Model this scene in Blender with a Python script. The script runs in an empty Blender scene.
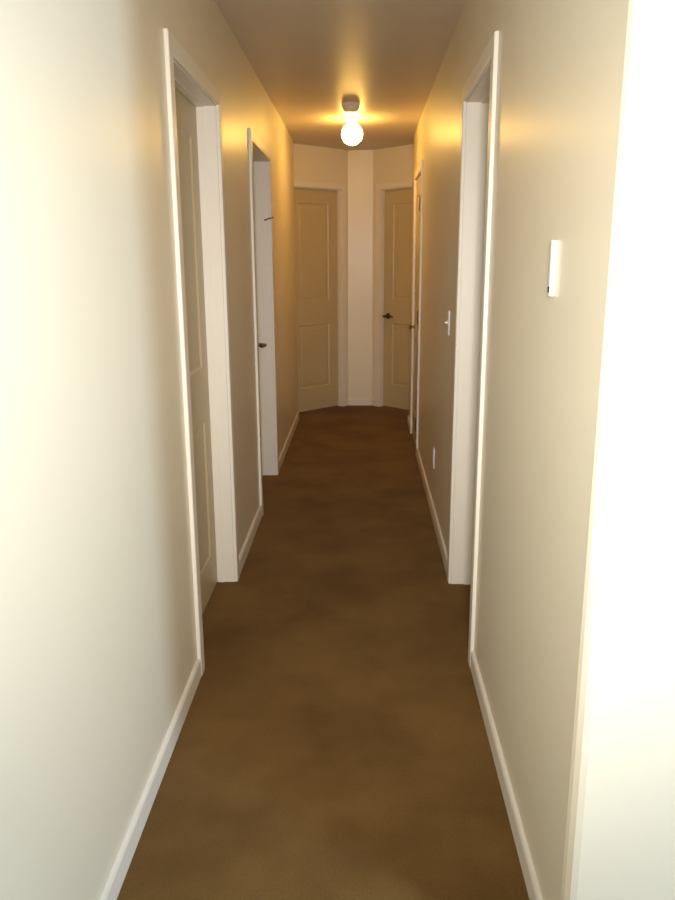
import bpy, bmesh, math, random
from mathutils import Vector, Matrix
S = bpy.context.scene
COL = S.collection
PI = math.pi
H = 2.44            # ceiling height
HD = 2.04           # door opening height
WT = 0.13           # wall thickness

# ------------------------------------------------------------------ materials
def mat(name, col, rough=0.5, spec=0.5, metal=0.0, var=0.0, var_scale=3.0, bump=0.0, bump_scale=200.0, detail=3.0, coat=0.0):
    m = bpy.data.materials.new(name); m.use_nodes = True
    nt = m.node_tree; N = nt.nodes; L = nt.links
    b = N['Principled BSDF']
    b.inputs['Base Color'].default_value = (*col, 1)
    b.inputs['Roughness'].default_value = rough
    b.inputs['Specular IOR Level'].default_value = spec
    b.inputs['Metallic'].default_value = metal
    b.inputs['Coat Weight'].default_value = coat; b.inputs['Coat Roughness'].default_value = 0.27
    tc = N.new('ShaderNodeTexCoord')
    if var > 0:
        n = N.new('ShaderNodeTexNoise'); n.inputs['Scale'].default_value = var_scale; n.inputs['Detail'].default_value = detail
        L.new(tc.outputs['Object'], n.inputs['Vector'])
        r = N.new('ShaderNodeValToRGB')
        r.color_ramp.elements[0].position = 0.3; r.color_ramp.elements[1].position = 0.7
        r.color_ramp.elements[0].color = (*[c * (1 - var) for c in col], 1)
        r.color_ramp.elements[1].color = (*[min(1, c * (1 + var)) for c in col], 1)
        L.new(n.outputs['Fac'], r.inputs['Fac']); L.new(r.outputs['Color'], b.inputs['Base Color'])
    if bump > 0:
        n2 = N.new('ShaderNodeTexNoise'); n2.inputs['Scale'].default_value = bump_scale; n2.inputs['Detail'].default_value = 4
        L.new(tc.outputs['Object'], n2.inputs['Vector'])
        bp = N.new('ShaderNodeBump'); bp.inputs['Strength'].default_value = bump; bp.inputs['Distance'].default_value = 0.004
        L.new(n2.outputs['Fac'], bp.inputs['Height']); L.new(bp.outputs['Normal'], b.inputs['Normal'])
    return m

M = {}
M['wall'] = mat('cream_wall_paint', (0.82, 0.735, 0.575), 0.46, 0.65, var=0.02, var_scale=1.5, bump=0.05, bump_scale=90, coat=0.28)
M['ceiling'] = mat('ceiling_paint', (0.71, 0.615, 0.50), 0.42, 0.5, var=0.02, var_scale=2, bump=0.05, bump_scale=90)
M['trim'] = mat('white_trim_paint', (0.84, 0.77, 0.665), 0.4, 0.5, var=0.01, var_scale=4, bump=0.02, bump_scale=60)
M['door'] = mat('beige_door_paint', (0.57, 0.46, 0.265), 0.42, 0.5, var=0.02, var_scale=3, bump=0.04, bump_scale=120)
M['plastic'] = mat('white_plastic', (0.85, 0.83, 0.78), 0.35, 0.5, var=0.01, var_scale=30)
M['alarm'] = mat('aged_white_plastic', (0.74, 0.68, 0.58), 0.5, 0.4, var=0.02, var_scale=30)
M['slot'] = mat('dark_slot', (0.02, 0.018, 0.015), 0.6, 0.3, var=0.1, var_scale=80)
M['bronze'] = mat('dark_bronze_metal', (0.11, 0.070, 0.035), 0.45, 0.5, metal=0.9, var=0.15, var_scale=60)
M['brass'] = mat('antique_brass', (0.30, 0.20, 0.09), 0.38, 0.5, metal=0.9, var=0.12, var_scale=60)

def carpet_mat():
    m = bpy.data.materials.new('brown_carpet'); m.use_nodes = True
    nt = m.node_tree; N = nt.nodes; L = nt.links; b = N['Principled BSDF']
    b.inputs['Roughness'].default_value = 0.95; b.inputs['Specular IOR Level'].default_value = 0.1
    b.inputs['Sheen Weight'].default_value = 0.15; b.inputs['Sheen Roughness'].default_value = 0.5
    b.inputs['Sheen Tint'].default_value = (0.6, 0.42, 0.22, 1)
    tc = N.new('ShaderNodeTexCoord')
    def noise(sc, det, rough=0.5):
        n = N.new('ShaderNodeTexNoise'); n.inputs['Scale'].default_value = sc; n.inputs['Detail'].default_value = det
        n.inputs['Roughness'].default_value = rough; L.new(tc.outputs['Object'], n.inputs['Vector']); return n
    big, fine = noise(2.6, 3, 0.55), noise(160, 3)
    def ramp(n, p0, p1, c0, c1):
        r = N.new('ShaderNodeValToRGB'); e = r.color_ramp.elements
        e[0].position, e[1].position = p0, p1; e[0].color, e[1].color = (*c0, 1), (*c1, 1)
        L.new(n.outputs['Fac'], r.inputs['Fac']); return r
    r1 = ramp(big, 0.32, 0.62, (0.122, 0.062, 0.019), (0.180, 0.098, 0.031))
    r2 = ramp(fine, 0.3, 0.7, (0.88, 0.88, 0.88), (1.08, 1.08, 1.08))
    mx = N.new('ShaderNodeMix'); mx.data_type = 'RGBA'; mx.blend_type = 'MULTIPLY'; mx.inputs[0].default_value = 1.0
    L.new(r1.outputs['Color'], mx.inputs[6]); L.new(r2.outputs['Color'], mx.inputs[7])
    L.new(mx.outputs[2], b.inputs['Base Color'])
    bp = N.new('ShaderNodeBump'); bp.inputs['Strength'].default_value = 0.3; bp.inputs['Distance'].default_value = 0.005
    L.new(fine.outputs['Fac'], bp.inputs['Height']); L.new(bp.outputs['Normal'], b.inputs['Normal'])
    return m
M['carpet'] = carpet_mat()

def glow_mat():
    m = bpy.data.materials.new('lit_opal_globe'); m.use_nodes = True
    nt = m.node_tree; b = nt.nodes['Principled BSDF']
    b.inputs['Base Color'].default_value = (0.9, 0.85, 0.75, 1)
    b.inputs['Roughness'].default_value = 0.25
    b.inputs['Emission Color'].default_value = (1.0, 0.57, 0.12, 1)
    b.inputs['Emission Strength'].default_value = 52.0
    return m
M['globe'] = glow_mat()

# ------------------------------------------------------------------ object helpers
def mesh_obj(name, bm, m, parent=None, smooth=None):
    bmesh.ops.remove_doubles(bm, verts=bm.verts, dist=1e-5)
    bmesh.ops.recalc_face_normals(bm, faces=bm.faces)
    me = bpy.data.meshes.new(name); bm.to_mesh(me); bm.free()
    o = bpy.data.objects.new(name, me); COL.objects.link(o)
    me.materials.append(m)
    if parent is not None:
        o.parent = parent
    if smooth:
        for p in me.polygons: p.use_smooth = True
        try: me.set_sharp_from_angle(angle=math.radians(smooth))
        except Exception: pass
    return o
def tag(o, label, cat, group=None, kind=None):
    o['label'] = label; o['category'] = cat
    if group: o['group'] = group
    if kind: o['kind'] = kind
    return o
def empty(name, loc, label, cat, group=None, kind=None, matrix=None):
    o = bpy.data.objects.new(name, None); COL.objects.link(o)
    o.empty_display_size = 0.05
    o.matrix_world = matrix if matrix is not None else Matrix.Translation(loc)
    return tag(o, label, cat, group, kind)

def f4(bm, pts):
    return bm.faces.new([bm.verts.new(p) for p in pts])
def box(bm, a, b, fn=None):
    (x0, y0, z0), (x1, y1, z1) = a, b
    c = [(x0,y0,z0),(x1,y0,z0),(x1,y1,z0),(x0,y1,z0),(x0,y0,z1),(x1,y0,z1),(x1,y1,z1),(x0,y1,z1)]
    if fn: c = [fn(*p) for p in c]
    v = [bm.verts.new(p) for p in c]
    for q in ((0,3,2,1),(4,5,6,7),(0,1,5,4),(1,2,6,5),(2,3,7,6),(3,0,4,7)):
        bm.faces.new([v[i] for i in q])
def bevel(bm, w, seg=2, angle=30):
    bmesh.ops.remove_doubles(bm, verts=bm.verts, dist=1e-6)
    bmesh.ops.recalc_face_normals(bm, faces=bm.faces)
    es = [e for e in bm.edges if len(e.link_faces) == 2 and e.calc_face_angle(0) > math.radians(angle)]
    bmesh.ops.bevel(bm, geom=es, offset=w, segments=seg, profile=0.5, affect='EDGES', clamp_overlap=True)
def lathe(bm, prof, n=32, mtx=None):
    """prof: (r, z) pairs; spun about local Z"""
    rings = []
    for r, z in prof:
        if r < 1e-6:
            rings.append([bm.verts.new((0, 0, z))])
        else:
            rings.append([bm.verts.new((r*math.cos(2*PI*k/n), r*math.sin(2*PI*k/n), z)) for k in range(n)])
    for a, b in zip(rings, rings[1:]):
        for k in range(n):
            k2 = (k+1) % n
            if len(a) == 1 and len(b) == 1: continue
            if len(a) == 1: bm.faces.new((a[0], b[k], b[k2]))
            elif len(b) == 1: bm.faces.new((a[k], a[k2], b[0]))
            else: bm.faces.new((a[k], a[k2], b[k2], b[k]))
    if mtx is not None:
        bmesh.ops.transform(bm, matrix=mtx, verts=bm.verts)
def tube(bm, pts, r, n=12, flat=1.0):
    pts = [Vector(p) for p in pts]; rings = []
    for i, p in enumerate(pts):
        d = (pts[min(i+1, len(pts)-1)] - pts[max(i-1, 0)]).normalized()
        up = Vector((0,0,1)) if abs(d.z) < 0.9 else Vector((1,0,0))
        s = d.cross(up).normalized(); u = s.cross(d)
        rr = r[i] if isinstance(r, (list, tuple)) else r
        rings.append([bm.verts.new(p + s*(rr*math.cos(2*PI*k/n)) + u*(rr*flat*math.sin(2*PI*k/n))) for k in range(n)])
    for a, b in zip(rings, rings[1:]):
        for k in range(n): bm.faces.new((a[k], a[(k+1)%n], b[(k+1)%n], b[k]))
    bm.faces.new(rings[0]); bm.faces.new(rings[-1])

# ------------------------------------------------------------------ wall frames: (u along the wall, o out into the hall, z up)
class Frame:
    def __init__(s, ox, oy, dx, dy, nx, ny):
        l = math.hypot(dx, dy); s.o = Vector((ox, oy, 0)); s.d = Vector((dx/l, dy/l, 0))
        s.n = Vector((nx, ny, 0)) - s.d*Vector((nx, ny, 0)).dot(s.d); s.n.normalize()
    def __call__(s, u, o, z): return s.o + s.d*u + s.n*o + Vector((0, 0, z))
    def matrix(s, u, o, z):
        """local X = along, local Y = out of the wall, local Z = up (or a mirrored along)"""
        x = s.n.cross(Vector((0, 0, 1))); p = s(u, o, z)
        m = Matrix.Identity(4)
        for i, c in enumerate((x, s.n, Vector((0,0,1)))):
            for j in range(3): m[j][i] = c[j]
        m.translation = p; return m
    def side(s): return 1.0 if s.n.cross(Vector((0,0,1))).dot(s.d) > 0 else -1.0
TL, TR = 0.0042, 0.003   # the two long walls spread very slightly apart
FL = Frame(-0.568 - 0.014 + TL*1.5, 0.0, -TL, 1.0, 1.0, 0.0)
FR = Frame(0.3862 + 0.014 - TR*1.5, 0.0, TR, 1.0, -1.0, 0.0)
EX0, EX1, EY = -0.148, 0.091, 7.755
FA = Frame(EX0, EY, -1, -1, 1, -1)
FB = Frame(EX1, EY, 1, -1, -1, -1)
NEAR = 1.285                   # where the right wall turns the corner
LEND, REND = 7.08, 6.90       # far ends of the two long walls

def wall_mesh(name, F, u0, u1, holes, label, rnd_start=False, m='wall', extra=None):
    """a wall slab with door openings (u_a, u_b, top)"""
    us = sorted({u0, u1, *[h[0] for h in holes], *[h[1] for h in holes]})
    zs = sorted({0.0, H, *[h[2] for h in holes]})
    solid = lambda i, k: 0 <= i < len(us)-1 and 0 <= k < len(zs)-1 and not any(h[0]-1e-6 <= us[i] and us[i+1] <= h[1]+1e-6 and zs[k+1] <= h[2]+1e-6 for h in holes)
    bm = bmesh.new()
    for i in range(len(us)-1):
        for k in range(len(zs)-1):
            if not solid(i, k): continue
            a, b, c, d = us[i], us[i+1], zs[k], zs[k+1]
            f4(bm, [F(a,0,c),F(b,0,c),F(b,0,d),F(a,0,d)])
            f4(bm, [F(a,-WT,c),F(b,-WT,c),F(b,-WT,d),F(a,-WT,d)])
            if not solid(i-1,k) and not (rnd_start and i == 0): f4(bm, [F(a,0,c),F(a,-WT,c),F(a,-WT,d),F(a,0,d)])
            if not solid(i+1,k): f4(bm, [F(b,0,c),F(b,-WT,c),F(b,-WT,d),F(b,0,d)])
            if not solid(i,k-1): f4(bm, [F(a,0,c),F(b,0,c),F(b,-WT,c),F(a,-WT,c)])
            if not solid(i,k+1): f4(bm, [F(a,0,d),F(b,0,d),F(b,-WT,d),F(a,-WT,d)])
    o = mesh_obj(name, bm, M[m])
    return tag(o, label, 'wall', kind='structure')

JT = 0.018  # jamb board thickness
# openings (finished): u_a, u_b
D1L, D2L, D1R, D2R, DA, DB = (2.535, 3.305), (4.30, 5.12), (2.615, 3.30), (5.705, 6.43), (0.095, 0.715), (0.110, 0.730)
HB = 2.075          # the two diagonal doors are a touch taller
def rough(*ds, hd=HD): return [(a-JT, b+JT, hd+JT) for a, b in ds]
wall_mesh('wall_left', FL, -1.6, LEND, rough(D1L, D2L), 'long cream glossy painted wall on the left of the hall with two doors')
wall_mesh('wall_right', FR, NEAR+0.024, REND, rough(D1R, D2R), 'long cream glossy painted wall on the right of the hall with two doors', rnd_start=True)

# wall facing the camera at the right, with a rounded (bullnose) outer corner
bm = bmesh.new()
R0 = 0.024
cx, cy = FR(NEAR+R0, -R0, 0).x, NEAR + R0
prof = [(3.1, NEAR)] + [(cx - R0*math.sin(t), cy - R0*math.cos(t)) for t in [PI/2*k/3 for k in range(4)]]
prof += [(prof[-1][0]+0.0, NEAR+R0+0.001)]
back = [(prof[-1][0]+WT, NEAR+R0+0.001), (cx+WT, NEAR+WT), (3.1, NEAR+WT)]
for (x0,y0),(x1,y1) in zip(prof, prof[1:]): f4(bm, [(x0,y0,0),(x1,y1,0),(x1,y1,H),(x0,y0,H)])
for (x0,y0),(x1,y1) in zip(back, back[1:]): f4(bm, [(x0,y0,0),(x1,y1,0),(x1,y1,H),(x0,y0,H)])
tag(mesh_obj('wall_near', bm, M['wall']), 'brightly lit white wall turning the corner at the right edge of the photo', 'wall', kind='structure')

# octagonal end: two diagonal walls with doors and a narrow facet between them
UA, UB = (EY-LEND)*math.sqrt(2), (EY-REND)*math.sqrt(2)
wall_mesh('wall_back_left', FA, 0, UA, rough(DA, hd=HB), 'diagonal cream wall at the left of the hall end with a door')
wall_mesh('wall_back_right', FB, 0, UB, rough(DB, hd=HB), 'diagonal cream wall at the right of the hall end with a door')
FC = Frame(EX0, EY, 1, 0, 0, -1)
wall_mesh('wall_back', FC, 0, EX1-EX0, [], 'narrow cream wall facet between the two diagonal doors at the hall end')
def ret(name, x0, x1, y, label):
    bm = bmesh.new(); box(bm, (min(x0,x1), y-WT, 0), (max(x0,x1), y, H)); tag(mesh_obj(name, bm, M['wall']), label, 'wall', kind='structure')
ret('wall_return_left', FL(LEND, -WT, 0).x, FA(UA, -WT, 0).x - 0.02, LEND, 'short return wall behind the far end of the left wall')
ret('wall_return_right', FR(REND, -WT, 0).x, FB(UB, -WT, 0).x + 0.02, REND, 'short return wall behind the far end of the right wall')

bm = bmesh.new(); box(bm, (-1.1, -1.6, -0.06), (3.1, 8.1, 0.0))
tag(mesh_obj('floor', bm, M['carpet']), 'brown carpet running the length of the hall', 'carpet', kind='structure')
bm = bmesh.new(); box(bm, (-1.1, -1.6, H), (3.1, 8.1, H+0.06))
tag(mesh_obj('ceiling', bm, M['ceiling']), 'glossy painted ceiling above the narrow hall', 'ceiling', kind='structure')

# ------------------------------------------------------------------ baseboards
BH, BT = 0.072, 0.012
BP = [(0, 0), (BT, 0), (BT, BH-0.012), (BT-0.003, BH-0.005), (BT-0.008, BH), (0, BH)]
def base_run(bm, F, u0, u1):
    e = 0.0005
    rows = [[bm.verts.new(F(u, o + e if o == 0 else o, z + 0.001)) for o, z in BP] for u in (u0, u1)]
    n = len(BP)
    for k in range(n): bm.faces.new((rows[0][k], rows[0][(k+1)%n], rows[1][(k+1)%n], rows[1][k]))
    bm.faces.new(rows[0]); bm.faces.new(rows[1])
CW = 0.062
def baseboard(name, F, runs, label):
    bm = bmesh.new()
    for a, b in runs: base_run(bm, F, a, b)
    tag(mesh_obj(name, bm, M['trim']), label, 'baseboard', kind='structure')
g = 0.001
baseboard('baseboard_left', FL, [(-1.6, D1L[0]-CW-g), (D1L[1]+CW+g, D2L[0]-CW-g), (D2L[1]+CW+g, LEND)], 'white baseboard along the foot of the left wall')
baseboard('baseboard_right', FR, [(NEAR+R0, D1R[0]-CW-g), (D1R[1]+CW+g, D2R[0]-CW-g), (D2R[1]+CW+g, REND)], 'white baseboard along the foot of the right wall')
baseboard('baseboard_back', FC, [(0.006, EX1-EX0-0.006)], 'pale baseboard under the narrow facet at the hall end')
baseboard('baseboard_back_left', FA, [(0.006, DA[0]-CW-g), (DA[1]+CW+g, UA-0.02)], 'pale baseboard beside the left diagonal door')
baseboard('baseboard_back_right', FB, [(0.006, DB[0]-CW-g), (DB[1]+CW+g, UB-0.02)], 'pale baseboard beside the right diagonal door')
FN = Frame(cx, NEAR, 1, 0, 0, -1)
baseboard('baseboard_near', FN, [(0.0, 2.6)], 'white baseboard under the bright wall at the right edge')

# ------------------------------------------------------------------ door frames
CT = 0.014
CPROF = [(0.004, 0.0006), (0.004, CT-0.005), (0.0055, CT-0.002), (0.009, CT), (CW-0.004, CT), (CW-0.001, CT-0.0015), (CW, CT-0.004), (CW, 0.0006)]
def door_frame(n, F, D, front, label, stop=True, hd=HD):
    a, b = D
    bm = bmesh.new()                                   # jamb lining
    e = 0.0008
    box(bm, (a-JT+e, -WT, 0.001), (a, 0.0, hd), F); box(bm, (b, -WT, 0.001), (b+JT-e, 0.0, hd), F)
    box(bm, (a-JT+e, -WT, hd), (b+JT-e, 0.0, hd+JT-e), F)
    s0, s1 = (front + 0.003, front + 0.031) if stop else (front-0.035-0.031, front-0.035-0.003)
    if s1 < 0 and s0 > -WT:
        st = 0.004
        box(bm, (a, s0, 0.001), (a+st, s1, hd-st), F); box(bm, (b-st, s0, 0.001), (b, s1, hd-st), F); box(bm, (a, s0, hd-st), (b, s1, hd), F)
    root = tag(mesh_obj('trim_%d' % n, bm, M['trim']), label, 'door frame', kind='structure')
    bm = bmesh.new()                                   # mitred casing
    P = CPROF; N = len(P); path = []
    for w, t in P:
        path.append([F(a-w, t, 0.001), F(a-w, t, hd+w), F(b+w, t, hd+w), F(b+w, t, 0.001)])
    V = [[bm.verts.new(p) for p in row] for row in path]
    for k in range(N):
        k2 = (k+1) % N
        for s in range(3): bm.faces.new((V[k][s], V[k2][s], V[k2][s+1], V[k][s+1]))
    bm.faces.new([V[k][0] for k in range(N)]); bm.faces.new([V[k][3] for k in range(N)])
    mesh_obj('casing', bm, M['trim'], root)
    return root

# ------------------------------------------------------------------ doors
def leaf_bm(w, h=HD-0.011, th=0.035, dz=0.0):
    """two-panel moulded slab; x 0..w, front face at y=0 (towards +y), z 0..h"""
    st = 0.115
    bm = bmesh.new()
    xs = [0, st, w-st, w]; zs = [0, 0.222+dz, 0.825+dz, 1.055+dz, h-0.125, h]
    for y, sg in ((0.0, -1), (-th, 1)):
        for i in range(3):
            for k in range(5):
                x0, x1, z0, z1 = xs[i], xs[i+1], zs[k], zs[k+1]
                if i == 1 and k in (1, 3):
                    loops = []
                    for ins, dep in ((0, 0), (0.008, 0.007), (0.016, 0.008), (0.040, 0.002)):
                        loops.append([(x0+ins, y+sg*dep, z0+ins), (x1-ins, y+sg*dep, z0+ins), (x1-ins, y+sg*dep, z1-ins), (x0+ins, y+sg*dep, z1-ins)])
                    for la, lb in zip(loops, loops[1:]):
                        for q in range(4): f4(bm, [la[q], la[(q+1)%4], lb[(q+1)%4], lb[q]])
                    f4(bm, loops[-1])
                else:
                    f4(bm, [(x0,y,z0),(x1,y,z0),(x1,y,z1),(x0,y,z1)])
    for i in range(3):
        for z in (0, h): f4(bm, [(xs[i],0,z),(xs[i+1],0,z),(xs[i+1],-th,z),(xs[i],-th,z)])
    for k in range(5):
        for x in (0, w): f4(bm, [(x,0,zs[k]),(x,0,zs[k+1]),(x,-th,zs[k+1]),(x,-th,zs[k])])
    return bm
def lever(parent, x, z, dirx):
    """round rose with a lever pointing along dirx"""
    bm = bmesh.new()
    mt = Matrix.Translation((x, 0, z)) @ Matrix.Rotation(-PI/2, 4, 'X')
    lathe(bm, [(0, 0.0), (0.028, 0.0), (0.028, 0.005), (0.024, 0.009), (0.013, 0.011), (0.011, 0.012), (0.011, 0.056), (0, 0.056)], 24, mt)
    h = mesh_obj('door_handle', bm, M['bronze'], parent, smooth=40)
    bm = bmesh.new()
    tube(bm, [(x - dirx*0.012, 0.060, z), (x + dirx*0.005, 0.063, z), (x + dirx*0.04, 0.065, z+0.002), (x + dirx*0.08, 0.063, z+0.001), (x + dirx*0.108, 0.054, z-0.002)],
         [0.010, 0.013, 0.011, 0.008, 0.006], 12, 0.9)
    mesh_obj('lever', bm, M['bronze'], h, smooth=60)
def knob(parent, x, z):
    bm = bmesh.new()
    mt = Matrix.Translation((x, 0, z)) @ Matrix.Rotation(-PI/2, 4, 'X')
    lathe(bm, [(0, 0.0), (0.026, 0.0), (0.026, 0.004), (0.016, 0.009), (0.010, 0.012), (0.010, 0.026), (0.018, 0.032), (0.025, 0.041), (0.026, 0.048), (0.022, 0.056), (0.012, 0.060), (0, 0.061)], 28, mt)
    bmesh.ops.transform(bm, matrix=Matrix.Translation((x, 0, z)) @ Matrix.Scale(0.78, 4) @ Matrix.Translation((-x, 0, -z)), verts=bm.verts)
    mesh_obj('door_knob', bm, M['brass'], parent, smooth=40)
def hinge(parent, x, z):
    bm = bmesh.new(); r = 0.0065
    for k in range(3):
        z0 = z - 0.0475 + k*0.032
        lathe(bm, [(0, z0), (r, z0), (r, z0+0.031), (0, z0+0.031)], 14)
    lathe(bm, [(0, z-0.054), (0.004, z-0.052), (0.0045, z-0.0475)], 14); lathe(bm, [(0.0045, z+0.0485), (0.004, z+0.053), (0, z+0.055)], 14)
    bmesh.ops.transform(bm, matrix=Matrix.Translation((x, 0.0165, 0)), verts=bm.verts)
    box(bm, (x-0.003, 0.0005, z-0.0475), (x+0.003, 0.0145, z+0.0475))
    mesh_obj('hinge', bm, M['bronze'], parent, smooth=40)
def door(n, F, D, front, handle_at, label, kind='lever', hinge_at=None, hd=HD, dz=0.0):
    """front: hall-side face of the leaf (o). handle_at: 'a' or 'b' end of the opening"""
    a, b = D; gp = 0.003; w = b-a-2*gp
    sd = F.side()
    u_org = a+gp if sd > 0 else b-gp                    # local +X runs with `side`
    mtx = F.matrix(u_org, front, 0.008)
    bm = leaf_bm(w, hd-0.011, dz=dz)
    root = mesh_obj('door_%d' % n, bm, M['door']); root.matrix_world = mtx
    tag(root, label, 'door', kind='structure')
    lx = lambda u: (u-u_org)*sd
    if kind == 'lever':
        x = lx(a+0.065) if handle_at == 'a' else lx(b-0.065)
        lever(root, x, 0.895, 1 if x < w/2 else -1)
    elif kind == 'knob':
        knob(root, lx(a+0.06) if handle_at == 'a' else lx(b-0.06), 0.90)
    if hinge_at:
        xh = lx(a+0.0) if hinge_at == 'a' else lx(b)
        for z in (1.81, 1.02, 0.23): hinge(root, xh, z)
    return root
F1L, F2L, F1R, F2R, FAo, FBo = -0.079, -0.108, -0.088, -0.003, -0.045, -0.045
door_frame(1, FL, D1L, F1L, 'white frame around the nearest door on the left wall')
door_frame(2, FL, D2L, F2L, 'white frame around the farther door on the left wall, with a small hook')
door_frame(3, FR, D1R, F1R, 'white frame around the nearest door on the right wall')
door_frame(4, FR, D2R, F2R, 'white frame around the flush hinged door far along the right wall', stop=False)
door_frame(5, FA, DA, FAo, 'pale frame of the left diagonal door at the hall end', hd=HB)
door_frame(6, FB, DB, FBo, 'pale frame of the right diagonal door at the hall end', hd=HB)
door(1, FL, D1L, F1L, 'a', 'closed beige two-panel door nearest on the left wall, set deep in its frame', kind='plain', dz=-0.055)
door(2, FL, D2L, F2L, 'b', 'deep-set closed door farther along the left wall with a dark lever handle')
door(3, FR, D1R, F1R, 'a', 'deep-set closed door behind the nearest white frame on the right wall')
door(4, FR, D2R, F2R, 'b', 'beige door flush with the far right wall, with dark hinges and a knob', kind='knob', hinge_at='a')
door(5, FA, DA, FAo, 'b', 'beige panelled door on the left diagonal of the hall end', kind='plain', hd=HB)
door(6, FB, DB, FBo, 'a', 'beige door on the right diagonal of the hall end with a dark lever handle', hd=HB)

# ------------------------------------------------------------------ small things on the walls
def plate_bm(w, h, t, bev=0.0025):
    bm = bmesh.new(); box(bm, (-w/2, 0.0004, -h/2), (w/2, t, h/2)); bevel(bm, bev, 2); return bm
# slim control plate near the bright corner
r = empty('thermostat', None, 'slim white thermostat on the right wall near the bright corner', 'thermostat', matrix=FR.matrix(1.675, 0, 1.423))
mesh_obj('case', plate_bm(0.018, 0.114, 0.011, 0.002), M['plastic'], r, smooth=50)
bm = bmesh.new(); box(bm, (-0.0080, 0.0105, -0.049), (-0.0020, 0.0140, -0.037)); bevel(bm, 0.001)  # small dark block low on the front of the case
tag_l = mesh_obj('dark_bit', bm, M['slot'], r); tag_l['label'] = 'small dark block low on the case'
# light switch
r = empty('light_switch', None, 'small white toggle light switch just past the nearest right door', 'light switch', matrix=FR.matrix(3.72, 0, 1.15))
mesh_obj('cover_plate', plate_bm(0.070, 0.115, 0.006), M['plastic'], r, smooth=50)
bm = bmesh.new(); box(bm, (-0.005, 0.005, -0.012), (0.005, 0.0075, 0.012)); box(bm, (-0.004, 0.006, -0.004), (0.004, 0.020, 0.004)); bevel(bm, 0.001)
mesh_obj('toggle', bm, M['plastic'], r)
for z in (-0.042, 0.042):
    bm = bmesh.new(); box(bm, (-0.003, 0.0055, z-0.003), (0.003, 0.0068, z+0.003)); bevel(bm, 0.0008)
    mesh_obj('screw', bm, M['plastic'], r)
# wall outlet
r = empty('wall_outlet', None, 'white wall outlet low on the right wall beyond the light switch', 'outlet', matrix=FR.matrix(4.32, 0, 0.335))
mesh_obj('cover_plate', plate_bm(0.070, 0.115, 0.006), M['plastic'], r, smooth=50)
for z in (-0.0195, 0.0195):
    bm = bmesh.new(); box(bm, (-0.017, 0.005, z-0.014), (0.017, 0.0078, z+0.014)); bevel(bm, 0.003, 2)
    s = mesh_obj('socket', bm, M['plastic'], r)
    bm = bmesh.new()
    for x in (-0.0065, 0.0065): box(bm, (x-0.001, 0.0076, z-0.003), (x+0.001, 0.0082, z+0.006))
    box(bm, (-0.0022, 0.0076, z-0.010), (0.0022, 0.0082, z-0.006))
    mesh_obj('slots', bm, M['slot'], s)
# little hook latch on the far side of the second left door frame
r = empty('hook_latch', None, 'tiny dark hook latch on the frame of the farther left door', 'latch', matrix=FL.matrix(D2L[1]+0.026, CT-0.003, 1.705))
sd = FL.side()
bm = bmesh.new(); lathe(bm, [(0, 0), (0.007, 0), (0.007, 0.003), (0.003, 0.004), (0.003, 0.010), (0, 0.010)], 14, Matrix.Rotation(-PI/2, 4, 'X'))
mesh_obj('eye', bm, M['bronze'], r, smooth=40)
bm = bmesh.new()
tube(bm, [(0.0, 0.008, 0.0), (-sd*0.010, 0.006, -0.002), (-sd*0.022, -0.006, -0.005), (-sd*0.026, -0.024, -0.010), (-sd*0.026, -0.038, -0.017), (-sd*0.024, -0.043, -0.013)], 0.0045, 10)
mesh_obj('hook', bm, M['bronze'], r, smooth=60)

# ------------------------------------------------------------------ ceiling light and smoke alarm
LX, LY = -0.084, 6.06
r = empty('ceiling_light', (LX, LY, H), 'glowing round globe light hanging under the ceiling near the hall end', 'ceiling light')
bm = bmesh.new(); lathe(bm, [(0, -0.0005), (0.058, -0.0005), (0.058, -0.006), (0.050, -0.012), (0.034, -0.016), (0.030, -0.030), (0, -0.030)], 40)
mesh_obj('lamp_base', bm, M['plastic'], r, smooth=40)
bm = bmesh.new(); RG = 0.078; cz = -0.107
lathe(bm, [(0, cz+RG)] + [(RG*math.sin(PI*k/28), cz + RG*math.cos(PI*k/28)) for k in range(1, 28)] + [(0, cz-RG)], 48)
mesh_obj('globe', bm, M['globe'], r, smooth=180)

AX, AY = -0.085, 5.50
r = empty('smoke_alarm', (AX, AY, H), 'round smoke alarm on the ceiling just in front of the lit globe', 'smoke alarm')
bm = bmesh.new(); lathe(bm, [(0, -0.0005), (0.060, -0.0005), (0.061, -0.004), (0.061, -0.012), (0.058, -0.014), (0, -0.014)], 44)
mesh_obj('mounting_ring', bm, M['alarm'], r, smooth=35)
bm = bmesh.new(); lathe(bm, [(0, -0.014), (0.054, -0.014), (0.058, -0.018), (0.056, -0.030), (0.046, -0.046), (0.036, -0.050), (0, -0.051)], 44)
mesh_obj('cover', bm, M['alarm'], r, smooth=30)
bm = bmesh.new(); lathe(bm, [(0, -0.050), (0.007, -0.050), (0.007, -0.0535), (0.005, -0.0545), (0, -0.0545)], 18, Matrix.Translation((0.018, -0.008, 0)))
mesh_obj('test_button', bm, M['alarm'], r, smooth=40)

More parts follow.
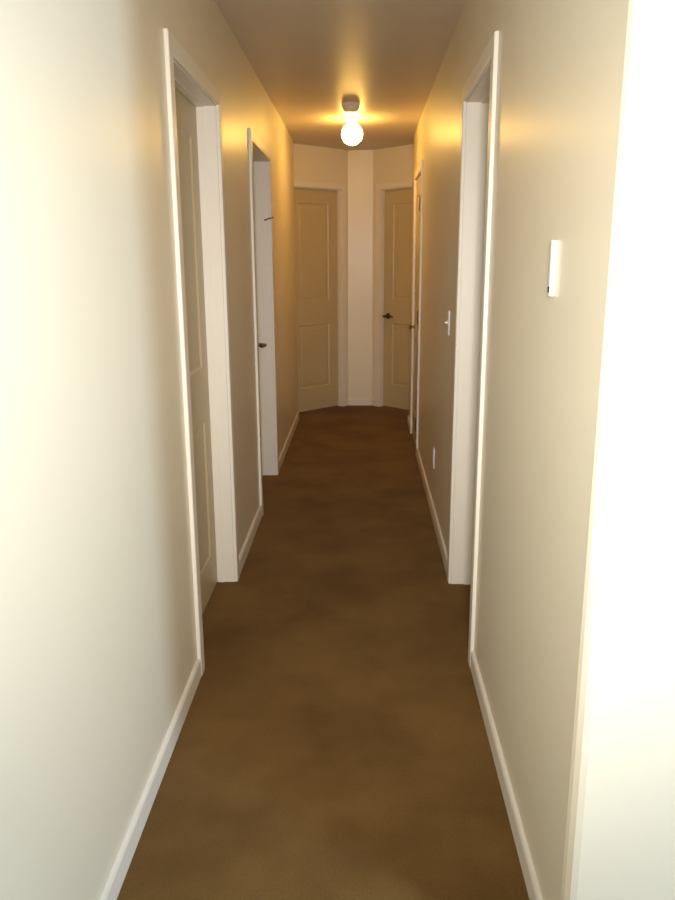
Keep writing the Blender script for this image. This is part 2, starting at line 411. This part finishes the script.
# ------------------------------------------------------------------ light
W = bpy.data.worlds.new('World'); S.world = W; W.use_nodes = True
bg = W.node_tree.nodes['Background']; bg.inputs[0].default_value = (0.97, 0.97, 0.97, 1); bg.inputs[1].default_value = 1.0
def area(name, loc, target, sx, sy, power, col, spread=180):
    l = bpy.data.lights.new(name, 'AREA'); l.shape = 'RECTANGLE'; l.size = sx; l.size_y = sy; l.energy = power; l.color = col; l.spread = math.radians(spread)
    o = bpy.data.objects.new(name, l); COL.objects.link(o); o.location = loc
    o.rotation_euler = (Vector(target)-Vector(loc)).to_track_quat('-Z', 'Y').to_euler()
    return o
area('camera_flash', (0.05, -0.15, 1.60), (-0.1, 4.0, 0.95), 0.2, 0.2, 14.5, (1.0, 0.975, 0.93), 76)  # unseen camera flash: small lamp just behind and above the camera
area('daylight_side', (2.38, -0.35, 1.65), (-0.57, 1.6, 1.4), 0.34, 1.3, 80, (0.53, 0.77, 1.0))

# ------------------------------------------------------------------ camera
cam = bpy.data.cameras.new('camera'); co = bpy.data.objects.new('camera', cam); COL.objects.link(co); S.camera = co
cam.sensor_fit = 'AUTO'; cam.sensor_width = 36.0; cam.lens = 774.0/900.0*36.0; cam.clip_start = 0.02
pi_, ya, ro, hc = 0.2418, 0.0337, 0.0058, 1.4445
c, s = math.cos(ya), math.sin(ya); R1 = Matrix(((c, s, 0), (-s, c, 0), (0, 0, 1)))
c, s = math.cos(pi_), math.sin(pi_); R2 = Matrix(((1, 0, 0), (0, c, -s), (0, s, c)))
c, s = math.cos(ro), math.sin(ro); R3 = Matrix(((c, 0, -s), (0, 1, 0), (s, 0, c)))
R = R3 @ R2 @ R1
right, fwd, up = R[0], R[1], R[2]
m = Matrix.Identity(4)
for j in range(3): m[j][0], m[j][1], m[j][2] = right[j], up[j], -fwd[j]
m.translation = (0, 0, hc); co.matrix_world = m

S.view_settings.view_transform = 'Standard'; S.view_settings.look = 'None'
S.view_settings.exposure = 0.0; S.view_settings.gamma = 1.0; S.view_settings.use_curve_mapping = False
